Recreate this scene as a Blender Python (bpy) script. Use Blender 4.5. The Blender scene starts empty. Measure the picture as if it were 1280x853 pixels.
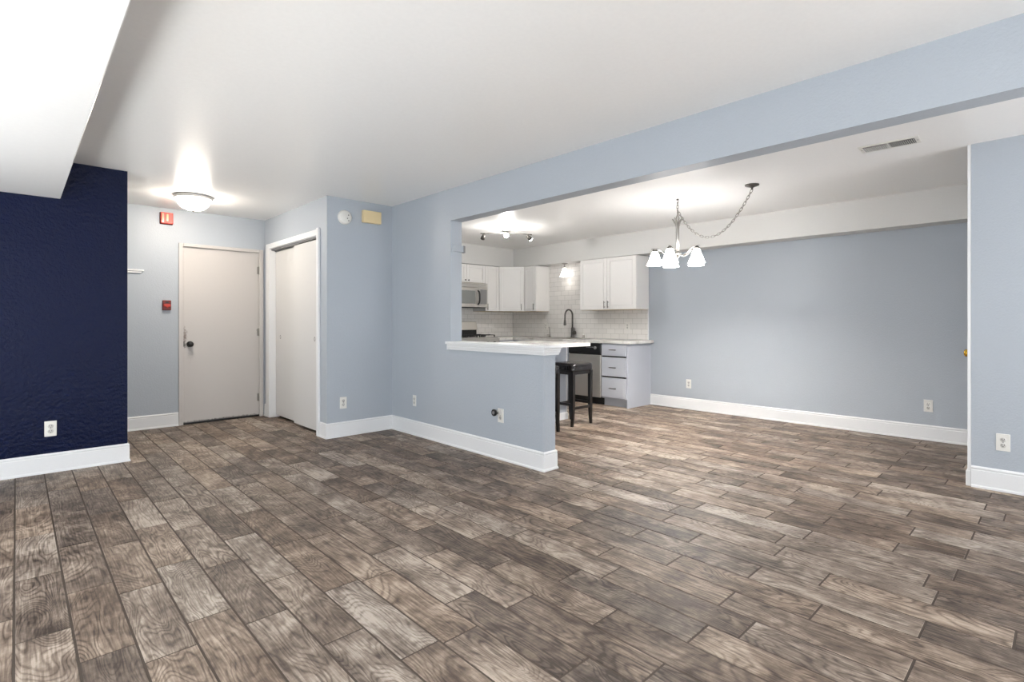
import bpy, bmesh, math, random
from mathutils import Vector, Matrix
R = math.radians
random.seed(7)
SC = bpy.context.scene
COL = SC.collection

# ------------------------------------------------------------ camera, exposure
H = 2.426
cam_d = bpy.data.cameras.new('camera'); cam = bpy.data.objects.new('camera', cam_d); COL.objects.link(cam)
cam.location = (0, 0, 1.1665); cam.rotation_euler = (R(90), 0, R(-43.3955))
cam_d.sensor_width = 36; cam_d.lens = 655.2163 * 36 / 1280
cam_d.shift_y = -(426.5 - 402.512) / 1280
cam_d.clip_start = 0.05
SC.camera = cam
SC.view_settings.view_transform = 'Standard'
SC.view_settings.look = 'None'
SC.view_settings.gamma = 1
SC.view_settings.use_curve_mapping = False
SC.view_settings.exposure = 0.52

# ------------------------------------------------------------ world, sun, daylight
world = bpy.data.worlds.new('sky'); SC.world = world; world.use_nodes = True
wb = world.node_tree.nodes['Background']
wb.inputs[0].default_value = (0.90, 0.95, 1.0, 1); wb.inputs[1].default_value = 2.7

def lamp(name, kind, loc, power, color=(1, 1, 1), rot=(0, 0, 0), **kw):
    d = bpy.data.lights.new(name, kind); d.energy = power; d.color = color
    for k, v in kw.items(): setattr(d, k, v)
    o = bpy.data.objects.new(name, d); COL.objects.link(o); o.location = loc; o.rotation_euler = rot
    return o
SUN_E, DAY_L, DAY_B = 26.0, 2.0, 36.0
sun = lamp('sun', 'SUN', (-6, 1, 6), SUN_E, (0.96, 0.985, 1.0), angle=R(0.6))
sun.rotation_euler = Vector((1.0, 0.05, -2.45)).to_track_quat('-Z', 'Y').to_euler()
lamp("daylight_patio", "AREA", (-1.83, 1.9, 1.08), DAY_L, (0.97, 0.98, 1.0), (0, R(-90), 0), shape='RECTANGLE', size=2.0, size_y=5.2)
lamp('daylight_back', 'AREA', (1.2, -2.46, 1.15), DAY_B, (1.0, 1.0, 1.0), (R(116), 0, 0), shape='RECTANGLE', size=3.0, size_y=1.5)
lamp('dining_ceiling_fill', 'AREA', (4.0, -2.46, 1.25), 36.0, (1.0, 1.0, 1.0), (R(122), 0, 0), shape='RECTANGLE', size=1.3, size_y=1.4)  # added fill, aimed up to brighten the dining ceiling

# ------------------------------------------------------------ materials
def srgb(r, g, b):
    f = lambda c: (c / 12.92) if c <= 0.04045 else ((c + 0.055) / 1.055) ** 2.4
    return (f(r / 255), f(g / 255), f(b / 255), 1)
def mat(name, col, rough=0.5, metal=0.0, emis=None, estr=0.0, spec=0.5, bump=0.0, bscale=120.0, detail=2.0, coat=0.0, bdist=.004):
    m = bpy.data.materials.new(name); m.use_nodes = True
    nt = m.node_tree; b = nt.nodes['Principled BSDF']
    b.inputs['Base Color'].default_value = col; b.inputs['Roughness'].default_value = rough
    b.inputs['Metallic'].default_value = metal; b.inputs['Specular IOR Level'].default_value = spec
    b.inputs['Coat Weight'].default_value = coat
    if emis: b.inputs['Emission Color'].default_value = emis; b.inputs['Emission Strength'].default_value = estr
    tc = nt.nodes.new('ShaderNodeTexCoord')
    n = nt.nodes.new('ShaderNodeTexNoise'); n.inputs['Scale'].default_value = bscale; n.inputs['Detail'].default_value = detail
    nt.links.new(tc.outputs['Object'], n.inputs['Vector'])
    # faint tonal variation of the paint or finish itself
    mx = nt.nodes.new('ShaderNodeMixRGB'); mx.blend_type = 'MULTIPLY'; mx.inputs[0].default_value = 0.05
    mx.inputs[1].default_value = col; nt.links.new(n.outputs['Fac'], mx.inputs[2])
    nt.links.new(mx.outputs[0], b.inputs['Base Color'])
    if bump:
        bp = nt.nodes.new('ShaderNodeBump'); bp.inputs['Strength'].default_value = bump; bp.inputs['Distance'].default_value = bdist
        nt.links.new(n.outputs['Fac'], bp.inputs['Height']); nt.links.new(bp.outputs[0], b.inputs['Normal'])
    return m
M = {}
M['wall'] = mat('wall_paint_blue', srgb(175, 182, 190), 0.42, bump=0.35, bscale=85, spec=0.4)
M['navy'] = mat('wall_paint_navy', srgb(4, 15, 48), 0.32, bump=0.85, bscale=40, detail=3, spec=0.16, bdist=.010)
M['ceil'] = mat('ceiling_paint', srgb(244, 243, 241), 0.30, bump=0.12, bscale=45, spec=0.4)
M['soffit'] = mat('soffit_paint', srgb(218, 217, 214), 0.5, bump=0.2, bscale=80, spec=0.3)
M['trim'] = mat('trim_paint', srgb(232, 233, 234), 0.35)
M['door'] = mat('door_paint', srgb(196, 192, 189), 0.45)
M['cab'] = mat('cabinet_white', srgb(236, 234, 231), 0.4)
M['cabblue'] = mat('cabinet_blue_grey', srgb(190, 194, 203), 0.45)
M['shadowgap'] = mat('painted_gap_shadow', srgb(40, 38, 36), 0.8)  # dark colour painted in for the shade between door and drawer fronts
M['rawwood'] = mat('raw_plywood', srgb(205, 185, 150), 0.6)
M['steel'] = mat('stainless_steel', srgb(206, 203, 198), 0.33, 0.8)
M['nickel'] = mat('brushed_nickel', srgb(150, 147, 142), 0.32, 0.9)
M['darknickel'] = mat('dark_nickel', srgb(95, 92, 88), 0.35, 0.8)
M['chrome'] = mat('chrome', srgb(215, 215, 215), 0.12, 1.0)
M['brass'] = mat('polished_brass', srgb(222, 178, 70), 0.2, 1.0)
M['black'] = mat('black_enamel', srgb(20, 20, 21), 0.3)
M['iron'] = mat('cast_iron', srgb(36, 37, 37), 0.55)
M['greyglass'] = mat('oven_window', srgb(128, 130, 128), 0.2)
M['stool'] = mat('espresso_wood', srgb(17, 12, 11), 0.3)
M['leather'] = mat('brown_black_leather', srgb(24, 21, 22), 0.25, bump=0.15, bscale=200, spec=0.6)
M['red'] = mat('alarm_red', srgb(190, 50, 30), 0.4)
M['darkred'] = mat('alarm_dark_red', srgb(110, 26, 18), 0.4)
M['lens'] = mat('strobe_lens', srgb(235, 150, 110), 0.15)
M['plastic'] = mat('white_plastic', srgb(228, 226, 220), 0.35)
M['socket'] = mat('socket_face', srgb(205, 203, 198), 0.4)
M['rimgrey'] = mat('satin_grey_enamel', srgb(196, 195, 194), 0.35)
M['closetpaint'] = mat('closet_door_paint', srgb(214, 213, 211), 0.5)
M['ivory'] = mat('aged_ivory_plastic', srgb(226, 205, 160), 0.45)
M['dark'] = mat('dark_plastic', srgb(22, 22, 24), 0.3)
M['grey'] = mat('grey_metal', srgb(140, 140, 140), 0.4, 0.4)
M['quartz'] = mat('pale_stone_counter', srgb(214, 211, 206), 0.2, bscale=9, detail=6)
M['shade'] = mat('frosted_glass_shade', srgb(240, 236, 230), 0.4, emis=(1, 0.97, 0.94, 1), estr=18)
M['bulb'] = mat('lit_bulb', (1, 1, 1, 1), 0.4, emis=(1, 0.95, 0.89, 1), estr=640)
M['bulb_small'] = mat('lit_small_bulb', (1, 1, 1, 1), 0.4, emis=(1, 0.95, 0.89, 1), estr=6)
M['shade_small'] = mat('frosted_glass_shade_small', srgb(240, 236, 230), 0.4, emis=(1, 0.96, 0.92, 1), estr=2.2)
M['bowl'] = mat('lit_glass_bowl', srgb(240, 230, 220), 0.4, emis=(1, 0.90, 0.78, 1), estr=58)
M['spot'] = mat('lit_spot_lamp', (1, 1, 1, 1), 0.4, emis=(1, 0.965, 0.92, 1), estr=1500)
M['spot_side'] = mat('lit_spot_lamp_aside', (1, 1, 1, 1), 0.4, emis=(1, 0.965, 0.92, 1), estr=120)

def quartz_veins():
    nt = M['quartz'].node_tree; b = nt.nodes['Principled BSDF']
    tc = nt.nodes.new('ShaderNodeTexCoord'); n = nt.nodes.new('ShaderNodeTexNoise')
    n.inputs['Scale'].default_value = 3.5; n.inputs['Detail'].default_value = 8; n.inputs['Distortion'].default_value = 1.2
    r = nt.nodes.new('ShaderNodeValToRGB'); e = r.color_ramp.elements
    e[0].position = 0.36; e[0].color = srgb(196, 193, 188); e[1].position = 0.52; e[1].color = srgb(226, 224, 220)
    nt.links.new(tc.outputs['Object'], n.inputs['Vector']); nt.links.new(n.outputs['Fac'], r.inputs[0]); nt.links.new(r.outputs[0], b.inputs['Base Color'])
quartz_veins()

def tile_mat():
    m = bpy.data.materials.new('white_subway_tile'); m.use_nodes = True; nt = m.node_tree; b = nt.nodes['Principled BSDF']
    uv = nt.nodes.new('ShaderNodeUVMap'); br = nt.nodes.new('ShaderNodeTexBrick')
    br.inputs['Scale'].default_value = 1.0; br.inputs['Brick Width'].default_value = 0.1524; br.inputs['Row Height'].default_value = 0.0762
    br.inputs['Mortar Size'].default_value = 0.0022; br.inputs['Mortar Smooth'].default_value = 0.2
    br.inputs['Color1'].default_value = srgb(232, 229, 225); br.inputs['Color2'].default_value = srgb(224, 221, 217); br.inputs['Mortar'].default_value = srgb(186, 183, 178)
    nt.links.new(uv.outputs[0], br.inputs['Vector']); nt.links.new(br.outputs['Color'], b.inputs['Base Color'])
    bp = nt.nodes.new('ShaderNodeBump'); bp.invert = True; bp.inputs['Strength'].default_value = 0.5; bp.inputs['Distance'].default_value = 0.002
    nt.links.new(br.outputs['Fac'], bp.inputs['Height']); nt.links.new(bp.outputs[0], b.inputs['Normal'])
    b.inputs['Roughness'].default_value = 0.18
    return m
M['tile'] = tile_mat()
M['bounce_slab'] = mat('pale_bounce_surface', srgb(232, 232, 230), 0.6)  # for the added slab that reflects sun upward

def floor_mat():
    m = bpy.data.materials.new('wood_look_plank_tile'); m.use_nodes = True; nt = m.node_tree; b = nt.nodes['Principled BSDF']
    L = nt.links.new; N = nt.nodes.new
    tc = N('ShaderNodeTexCoord'); at = N('ShaderNodeAttribute'); at.attribute_name = 'plank'
    sep = N('ShaderNodeSeparateColor'); L(at.outputs['Color'], sep.inputs[0])
    off = N('ShaderNodeVectorMath'); off.operation = 'SCALE'; off.inputs['Scale'].default_value = 23.0; L(at.outputs['Color'], off.inputs[0])
    def field(scale_vec, scale, detail, dist=0.0, rough=0.5):
        mp = N('ShaderNodeMapping'); mp.inputs['Scale'].default_value = scale_vec; L(tc.outputs['Object'], mp.inputs[0])
        ad = N('ShaderNodeVectorMath'); ad.operation = 'ADD'; L(mp.outputs[0], ad.inputs[0]); L(off.outputs[0], ad.inputs[1])
        n = N('ShaderNodeTexNoise'); n.inputs['Scale'].default_value = scale; n.inputs['Detail'].default_value = detail
        n.inputs['Distortion'].default_value = dist; n.inputs['Roughness'].default_value = rough
        L(ad.outputs[0], n.inputs['Vector']); return n.outputs['Fac']
    def math_(op, a, bb=None, clamp=False):
        k = N('ShaderNodeMath'); k.operation = op; k.use_clamp = clamp
        for i, v in enumerate((a, bb)):
            if v is None: continue
            if hasattr(v, 'links'): L(v, k.inputs[i])
            else: k.inputs[i].default_value = v
        return k.outputs[0]
    # growth rings: contour lines of a field stretched along the plank
    f1 = field((5.5, 1.25, 1), 1.0, 2.0, 0.35, 0.45)
    cnt = math_('ADD', math_('MULTIPLY', sep.outputs[1], 130.0), 120.0)
    f1 = math_('ADD', f1, math_('MULTIPLY', field((60, 18, 1), 1.0, 3.0), 0.012))
    ring = math_('SINE', math_('MULTIPLY', f1, cnt))
    ring = math_('SUBTRACT', 0.72, math_('POWER', math_('ADD', math_('MULTIPLY', ring, 0.5), 0.5), 3.0))
    fine = field((150, 7, 1), 1.0, 3.0)
    blotch = field((5.0, 3.0, 1), 1.0, 4.0, 0.6, 0.6)
    cloud = field((1.0, 1.0, 1), 14.0, 5.0, 0.3, 0.7)
    # masks where rings are strong
    mask = math_('MULTIPLY', math_('SUBTRACT', field((3.0, 2.0, 1), 1.3, 2.0), 0.3), 2.2, True)
    g = math_('MULTIPLY', math_('SUBTRACT', ring, 0.42), math_('ADD', math_('MULTIPLY', mask, 0.32), 0.11))
    t = math_('ADD', math_('MULTIPLY', math_('SUBTRACT', blotch, 0.5), 1.6), 0.5)
    t = math_('ADD', t, g)
    t = math_('ADD', t, math_('MULTIPLY', math_('SUBTRACT', fine, 0.5), 1.0))
    t = math_('ADD', t, math_('MULTIPLY', math_('SUBTRACT', cloud, 0.5), 0.9))
    t = math_('ADD', t, math_('MULTIPLY', math_('SUBTRACT', sep.outputs[0], 0.5), 0.42), True)
    r = N('ShaderNodeValToRGB'); e = r.color_ramp.elements
    e[0].position = 0.02; e[0].color = srgb(*FLOOR[0]); e[1].position = 0.98; e[1].color = srgb(*FLOOR[3])
    for p, c in ((0.38, FLOOR[1]), (0.68, FLOOR[2])):
        x = r.color_ramp.elements.new(p); x.color = srgb(*c)
    L(t, r.inputs[0])
    warm = N('ShaderNodeMixRGB'); warm.blend_type = 'MULTIPLY'; warm.inputs[2].default_value = srgb(255, 245, 235)
    L(sep.outputs[2], warm.inputs[0]); L(r.outputs[0], warm.inputs[1]); L(warm.outputs[0], b.inputs['Base Color'])
    bp = N('ShaderNodeBump'); bp.inputs['Strength'].default_value = 0.25; bp.inputs['Distance'].default_value = 0.0015
    L(t, bp.inputs['Height']); L(bp.outputs[0], b.inputs['Normal'])
    b.inputs['Roughness'].default_value = 0.5; b.inputs['Specular IOR Level'].default_value = 0.35
    return m
FLOOR = [(62, 53, 47), (106, 94, 85), (143, 131, 120), (184, 173, 162)]
M['floor'] = floor_mat()
M['grout'] = mat('floor_grout', srgb(80, 70, 62), 0.85)

def stained_door():
    m = mat('entry_door_paint', srgb(196, 192, 189), 0.45); nt = m.node_tree; b = nt.nodes['Principled BSDF']; N = nt.nodes.new; L = nt.links.new
    tc = N('ShaderNodeTexCoord'); sp = N('ShaderNodeSeparateXYZ'); L(tc.outputs['Object'], sp.inputs[0])
    nz = N('ShaderNodeTexNoise'); nz.inputs['Scale'].default_value = 38; nz.inputs['Detail'].default_value = 4; L(tc.outputs['Object'], nz.inputs['Vector'])
    col = b.inputs['Base Color'].links[0].from_socket
    def blob(cx, cz, rx, rz, amt, c, col):
        a = N('ShaderNodeCombineXYZ'); L(sp.outputs[0], a.inputs[0]); L(sp.outputs[2], a.inputs[1])
        mp = N('ShaderNodeMapping'); mp.vector_type = 'TEXTURE'; mp.inputs['Location'].default_value = (cx, cz, 0); mp.inputs['Scale'].default_value = (rx, rz, 1); L(a.outputs[0], mp.inputs[0])
        ln = N('ShaderNodeVectorMath'); ln.operation = 'LENGTH'; L(mp.outputs[0], ln.inputs[0])
        s1 = N('ShaderNodeMath'); s1.operation = 'MULTIPLY_ADD'; L(nz.outputs['Fac'], s1.inputs[0]); s1.inputs[1].default_value = 2.4; s1.inputs[2].default_value = -.2
        s2 = N('ShaderNodeMath'); s2.operation = 'SUBTRACT'; s2.use_clamp = True; L(s1.outputs[0], s2.inputs[0]); L(ln.outputs['Value'], s2.inputs[1])
        s3 = N('ShaderNodeMath'); s3.operation = 'MULTIPLY'; s3.use_clamp = True; L(s2.outputs[0], s3.inputs[0]); s3.inputs[1].default_value = amt
        mx = N('ShaderNodeMixRGB'); L(s3.outputs[0], mx.inputs[0]); L(col, mx.inputs[1]); mx.inputs[2].default_value = srgb(*c); return mx.outputs[0]
    col = blob(1.386, 1.0, .030, .12, .9, (96, 74, 62), col)
    col = blob(1.44, .80, .035, .10, .22, (130, 122, 115), col)
    col = blob(1.388, .90, .022, .035, .8, (70, 60, 54), col)
    col = blob(1.77, .022, .75, .018, .9, (62, 54, 48), col)
    L(col, b.inputs['Base Color']); return m
M['entry'] = stained_door()

def pane_mat():
    m = bpy.data.materials.new('window_glass'); m.use_nodes = True; nt = m.node_tree; nt.nodes.clear()
    o = nt.nodes.new('ShaderNodeOutputMaterial'); t = nt.nodes.new('ShaderNodeBsdfTransparent'); g = nt.nodes.new('ShaderNodeBsdfGlossy')
    g.inputs['Roughness'].default_value = 0.02; x = nt.nodes.new('ShaderNodeMixShader'); x.inputs[0].default_value = 0.06
    nt.links.new(t.outputs[0], x.inputs[1]); nt.links.new(g.outputs[0], x.inputs[2]); nt.links.new(x.outputs[0], o.inputs[0]); return m
M['pane'] = pane_mat()

# ------------------------------------------------------------ mesh helpers
class MB:
    def __init__(s): s.bm = bmesh.new()
    def _mi(s, faces, mi, smooth=False):
        for f in faces: f.material_index = mi; f.smooth = smooth
    def box(s, x0, x1, y0, y1, z0, z1, bev=0.0, mi=0, T=None, seg=1):
        mtx = Matrix.Translation(((x0 + x1) / 2, (y0 + y1) / 2, (z0 + z1) / 2)) @ Matrix.Diagonal((abs(x1 - x0), abs(y1 - y0), abs(z1 - z0), 1))
        if T is not None: mtx = T @ mtx
        r = bmesh.ops.create_cube(s.bm, size=1, matrix=mtx); vs = r['verts']
        fs = {f for v in vs for f in v.link_faces}; s._mi(fs, mi)
        if bev > 0:
            es = list({e for v in vs for e in v.link_edges})
            q = bmesh.ops.bevel(s.bm, geom=es, offset=bev, segments=seg, affect='EDGES', profile=0.5)
            s._mi(q['faces'], mi, seg > 1)
        return s
    def cyl(s, p, q, r0, r1=None, n=16, mi=0, smooth=True):
        p, q = Vector(p), Vector(q); d = q - p; r1 = r0 if r1 is None else r1
        mtx = Matrix.Translation((p + q) / 2) @ d.to_track_quat('Z', 'Y').to_matrix().to_4x4()
        r = bmesh.ops.create_cone(s.bm, cap_ends=True, segments=n, radius1=r0, radius2=r1, depth=d.length, matrix=mtx)
        for f in {f for v in r['verts'] for f in v.link_faces}: f.material_index = mi; f.smooth = smooth and len(f.verts) == 4
        return s
    def tube(s, pts, rad, n=10, mi=0, closed=False, cap=True):
        pts = [Vector(p) for p in pts]; k = len(pts); rings = []; up = None
        rr = rad if hasattr(rad, '__len__') else [rad] * k
        for i, p in enumerate(pts):
            if closed: t = pts[(i + 1) % k] - pts[i - 1]
            else: t = pts[min(i + 1, k - 1)] - pts[max(i - 1, 0)]
            t.normalize()
            if up is None: up = Vector((0, 0, 1)) if abs(t.z) < 0.9 else Vector((1, 0, 0))
            a = t.cross(up); a.normalize(); bb = a.cross(t); up = bb
            rings.append([s.bm.verts.new(p + (a * math.cos(2 * math.pi * j / n) + bb * math.sin(2 * math.pi * j / n)) * rr[i]) for j in range(n)])
        for i in range(k if closed else k - 1):
            A, B = rings[i], rings[(i + 1) % k]
            for j in range(n):
                f = s.bm.faces.new((A[j], A[(j + 1) % n], B[(j + 1) % n], B[j])); f.smooth = True; f.material_index = mi
        if cap and not closed:
            for f in (s.bm.faces.new(rings[0]), s.bm.faces.new(rings[-1][::-1])): f.material_index = mi
        return s
    def lathe(s, prof, c=(0, 0, 0), n=32, mi=0, T=None, cap0=False, cap1=False):
        rings = []
        for r, z in prof:
            ring = []
            for j in range(n):
                v = Vector((r * math.cos(2 * math.pi * j / n), r * math.sin(2 * math.pi * j / n), z))
                v = (T @ v) if T is not None else v
                ring.append(s.bm.verts.new(v + Vector(c)))
            rings.append(ring)
        for A, B in zip(rings, rings[1:]):
            for j in range(n):
                f = s.bm.faces.new((A[j], A[(j + 1) % n], B[(j + 1) % n], B[j])); f.smooth = True; f.material_index = mi
        if cap0: s.bm.faces.new(rings[0][::-1]).material_index = mi
        if cap1: s.bm.faces.new(rings[-1]).material_index = mi
        return s
    def prism(s, poly, z0, z1, mi=0, T=None):
        T = T or Matrix.Identity(4)
        a = [s.bm.verts.new(T @ Vector((x, y, z0))) for x, y in poly]; b = [s.bm.verts.new(T @ Vector((x, y, z1))) for x, y in poly]
        fs = [s.bm.faces.new(a[::-1]), s.bm.faces.new(b)]
        for i in range(len(poly)): fs.append(s.bm.faces.new((a[i], a[(i + 1) % len(poly)], b[(i + 1) % len(poly)], b[i])))
        s._mi(fs, mi); return s
    def sweep(s, path, prof, mi=0):
        """profile (out, z) swept along a floor polyline, out is to the right of travel, mitred corners"""
        P = [Vector(p) for p in path]; rows = []
        for i, p in enumerate(P):
            ns = []
            for a, b in ((i - 1, i), (i, i + 1)):
                if 0 <= a and b < len(P):
                    d = (P[b] - P[a]).normalized(); ns.append(Vector((d.y, -d.x)))
            n = ns[0] if len(ns) == 1 else (ns[0] + ns[1]) / (1 + ns[0].dot(ns[1]))
            rows.append([s.bm.verts.new((p.x + n.x * o, p.y + n.y * o, z)) for o, z in prof])
        m = len(prof)
        for A, B in zip(rows, rows[1:]):
            for j in range(m):
                s.bm.faces.new((A[j], A[(j + 1) % m], B[(j + 1) % m], B[j])).material_index = mi
        s.bm.faces.new(rows[0][::-1]).material_index = mi; s.bm.faces.new(rows[-1]).material_index = mi
        return s
    def build(s, name, mats, parent=None, fixn=True):
        if fixn: bmesh.ops.recalc_face_normals(s.bm, faces=s.bm.faces)
        me = bpy.data.meshes.new(name); s.bm.to_mesh(me); s.bm.free()
        for mm in (mats if isinstance(mats, (list, tuple)) else [mats]): me.materials.append(M[mm] if isinstance(mm, str) else mm)
        o = bpy.data.objects.new(name, me); COL.objects.link(o)
        if parent: o.parent = parent
        return o
def struct(o): o['kind'] = 'structure'; return o
def tag(o, label, cat, group=None):
    o['label'] = label; o['category'] = cat
    if group: o['group'] = group
    return o
def thing(name, label, cat, loc=(0, 0, 0), rz=0.0, group=None):
    o = bpy.data.objects.new(name, None); COL.objects.link(o); o.empty_display_size = 0.1
    o.location = loc; o.rotation_euler = (0, 0, R(rz)); return tag(o, label, cat, group)
def copy_tree(o, parent=None):
    c = o.copy(); COL.objects.link(c)
    if parent: c.parent = parent
    for ch in list(o.children): copy_tree(ch, c)
    return c

# ------------------------------------------------------------ room shell
XP, TP, YS, XC, YR, YB, XB = 2.984, 0.131, 5.062, 2.248, 6.855, 5.400, 0.676
YPE, YJ, ZB, XF, XFS, ZFS, XK, YK = 2.794, 4.0, 2.125, 6.52, 6.287, 2.106, 4.9215, 0.4636
XL, YBACK, YKIT, XHALL = -1.75, -2.5, 6.88, -0.30

def build_floor():
    mb = MB(); bm = mb.bm; lay = bm.loops.layers.float_color.new('plank')
    mb.box(XL - .1, XF + .1, YBACK - .1, YKIT + .1, -0.06, -0.0022, mi=1)
    known = {-1: .12, 0: .448, 1: .293, 2: .468, 3: .305, 4: .595, 5: .333, 6: .308, 7: .518, 8: .32, 9: .005, 10: .324, 11: .209, 12: .36, 13: .07, 14: .375, 15: .13, 16: .38, 20: .343}
    PX, PY, G = 0.1617, 0.623, 0.0075
    for k in range(-15, 40):
        x0 = 0.155 + k * PX + G / 2; x1 = x0 + PX - G
        off = known.get(k, .35 if k % 2 == 0 else random.random() * PY)
        j = int((YBACK - off) / PY) - 2
        while off + j * PY < YKIT:
            y0 = max(off + j * PY + G / 2, YBACK - .05); y1 = min(off + (j + 1) * PY - G / 2, YKIT + .05); j += 1
            if y1 - y0 < 0.02: continue
            c = (random.random(), random.random(), random.random(), 1)
            b = 0.0016
            top = [bm.verts.new(p) for p in ((x0 + b, y0 + b, 0), (x1 - b, y0 + b, 0), (x1 - b, y1 - b, 0), (x0 + b, y1 - b, 0))]
            lo = [bm.verts.new(p) for p in ((x0, y0, -.0024), (x1, y0, -.0024), (x1, y1, -.0024), (x0, y1, -.0024))]
            fs = [bm.faces.new(top)] + [bm.faces.new((lo[i], lo[(i + 1) % 4], top[(i + 1) % 4], top[i])) for i in range(4)]
            for f in fs:
                for l in f.loops: l[lay] = c
    return struct(mb.build('floor', ['floor', 'grout'], fixn=False))
build_floor()
# added pale slab, out of view, bounces sun up to the ceiling
struct(MB().box(XL, -.85, -.85, 4.65, .0, .012, bev=.004).build('floor_bounce_slab', 'bounce_slab'))

struct(MB().box(XL - .1, XF + .1, YBACK - .1, YKIT + .12, H, H + .1).build('ceiling', 'ceil'))
# dropped soffit at the left, and the one that runs over the kitchen cabinets
struct(MB().box(XL, .25, YBACK, YB, 2.127, H, bev=.004).build('trim_1', 'ceil'))
struct(MB().prism([(XFS, YK - .1), (XF, YK - .1), (XF, YKIT), (XP + TP, YKIT), (XP + TP, 6.62), (XFS, 6.62)], ZFS, H).build('trim_2', 'soffit'))
# walls
struct(MB().box(XL - .1, XB, YB, YB + .13, 0, H).build('wall_navy', 'navy'))
w = MB(); w.box(XHALL - .1, 1.345, YR, YR + .12, 0, H).box(2.201, XP, YR, YR + .12, 0, H).box(1.345, 2.201, YR, YR + .12, 2.045, H)
w.box(XHALL - .1, XHALL, YB + .13, YR, 0, H); struct(w.build('wall_rear', 'wall'))
struct(MB().box(XP, XF + .12, YKIT, YKIT + .12, 0, H).build('wall_kitchen', 'wall'))
w = MB(); w.box(XC, XC + .11, YS, 5.245, 0, H).box(XC, XC + .11, 6.675, YR, 0, H).box(XC, XC + .11, 5.245, 6.675, 2.062, H)
struct(w.build('wall_closet', 'wall'))
struct(MB().box(XC + .11, XP, YS, YS + .11, 0, H).build('wall_alcove', 'wall'))
w = MB(); w.box(XP, XP + TP, YJ, YKIT, 0, H).box(XP, XP + TP, YPE, YJ, 0, .957).box(XP, XP + TP, YBACK, YJ, ZB, H)
struct(w.build('wall_middle', 'wall'))
struct(MB().box(XF, XF + .12, YK - .2, YKIT, 0, H).build('wall_far', 'wall'))
w = MB(); w.box(XK, XK + .11, YBACK, YK, 0, H).box(XK + .11, 4.99, YK - .11, YK, 0, H).box(5.76, XF, YK - .11, YK, 0, H).box(4.99, 5.76, YK - .11, YK, 2.04, H)
struct(w.build('wall_right', 'wall'))
# left wall with a wide patio opening, back wall with a window (both behind the camera)
w = MB(); w.box(XL - .12, XL, YBACK, -.8, 0, H).box(XL - .12, XL, 4.6, YB, 0, H).box(XL - .12, XL, -.8, 4.6, 2.08, H)
struct(w.build('wall_left', 'wall'))
w = MB(); w.box(XL, -.35, YBACK - .12, YBACK, 0, H).box(2.75, 3.35, YBACK - .12, YBACK, 0, H).box(4.65, XK + .11, YBACK - .12, YBACK, 0, H).box(3.35, 4.65, YBACK - .12, YBACK, 0, .58).box(3.35, 4.65, YBACK - .12, YBACK, 2.0, H).box(-.35, 2.75, YBACK - .12, YBACK, 2.12, H).box(-.35, 2.75, YBACK - .12, YBACK, 0, .58)
struct(w.build('wall_back', 'wall'))
def window(n, fr, pane):
    f = MB()
    for a in fr: f.box(*a, bev=.004)
    o = struct(f.build('window_%d' % n, 'trim')); p = MB(); p.box(*pane); p.build('pane', 'pane', o)
window(1, [(XL - .09, XL - .03, -.8, -.73, 0, 2.08), (XL - .09, XL - .03, 4.53, 4.6, 0, 2.08), (XL - .09, XL - .03, 1.86, 1.94, .04, 2.02), (XL - .09, XL - .03, -.73, 4.53, 0, .04), (XL - .09, XL - .03, -.73, 4.53, 2.02, 2.08)],
       (XL - .065, XL - .058, -.73, 4.53, .04, 2.02))
window(2, [(-.35, -.29, YBACK - .09, YBACK - .03, .58, 2.12), (2.69, 2.75, YBACK - .09, YBACK - .03, .58, 2.12), (1.17, 1.23, YBACK - .09, YBACK - .03, .64, 2.06), (-.29, 2.69, YBACK - .09, YBACK - .03, .58, .64), (-.29, 2.69, YBACK - .09, YBACK - .03, 2.06, 2.12)],
       (-.29, 2.69, YBACK - .065, YBACK - .058, .64, 2.06))

window(3, [(3.35, 3.41, YBACK - .09, YBACK - .03, .58, 2.0), (4.59, 4.65, YBACK - .09, YBACK - .03, .58, 2.0), (3.41, 4.59, YBACK - .09, YBACK - .03, .58, .64), (3.41, 4.59, YBACK - .09, YBACK - .03, 1.94, 2.0)],
       (3.41, 4.59, YBACK - .065, YBACK - .058, .64, 1.94))  # added unseen window, opened for more light on the dining ceiling

# baseboards
BP = [(0, 0), (.019, 0), (.019, .012), (.013, .020), (.013, .122), (.010, .128), (.0125, .134), (.0125, .140), (.006, .150), (0, .150)]
def base(name, path): struct(MB().sweep(path, BP).build('baseboard_' + name, 'trim'))
base('middle', [(XC, 5.213), (XC, YS), (XP, YS), (XP, YPE), (XP + TP, YPE), (XP + TP, 4.10)])
base('closet', [(XC, YR - .014), (XC, 6.772)])
base('rear', [(XHALL, YR), (1.322, YR)])
base('navy', [(XL, YB), (XB, YB), (XB, YB + .13)])
base('far', [(XF, 4.045), (XF, YK)])
base('right', [(XK, YK), (XK, YBACK)])
base('back', [(XK, YBACK), (XL, YBACK), (XL, -.8)])
base('left', [(XL, 4.65), (XL, YB)])

# ledge of the half wall: moulding, then cap
t = MB()
t.box(XP - .022, XP + TP + .022, YPE - .022, YJ, .905, .921, bev=.002).box(XP - .030, XP + TP + .030, YPE - .030, YJ, .921, .938, bev=.003)
t.box(XP - .034, XP + TP + .034, YPE - .034, YJ, .938, .957, bev=.003).box(XP - .046, XP + TP + .040, YPE - .046, YJ, .957, .981, bev=.004)
t.box(XP - .046, XP, YJ, YJ + .03, .957, .981, bev=.003).box(XP - .034, XP, YJ, YJ + .02, .905, .957, bev=.003)
struct(t.build('trim_3', 'trim'))
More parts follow.
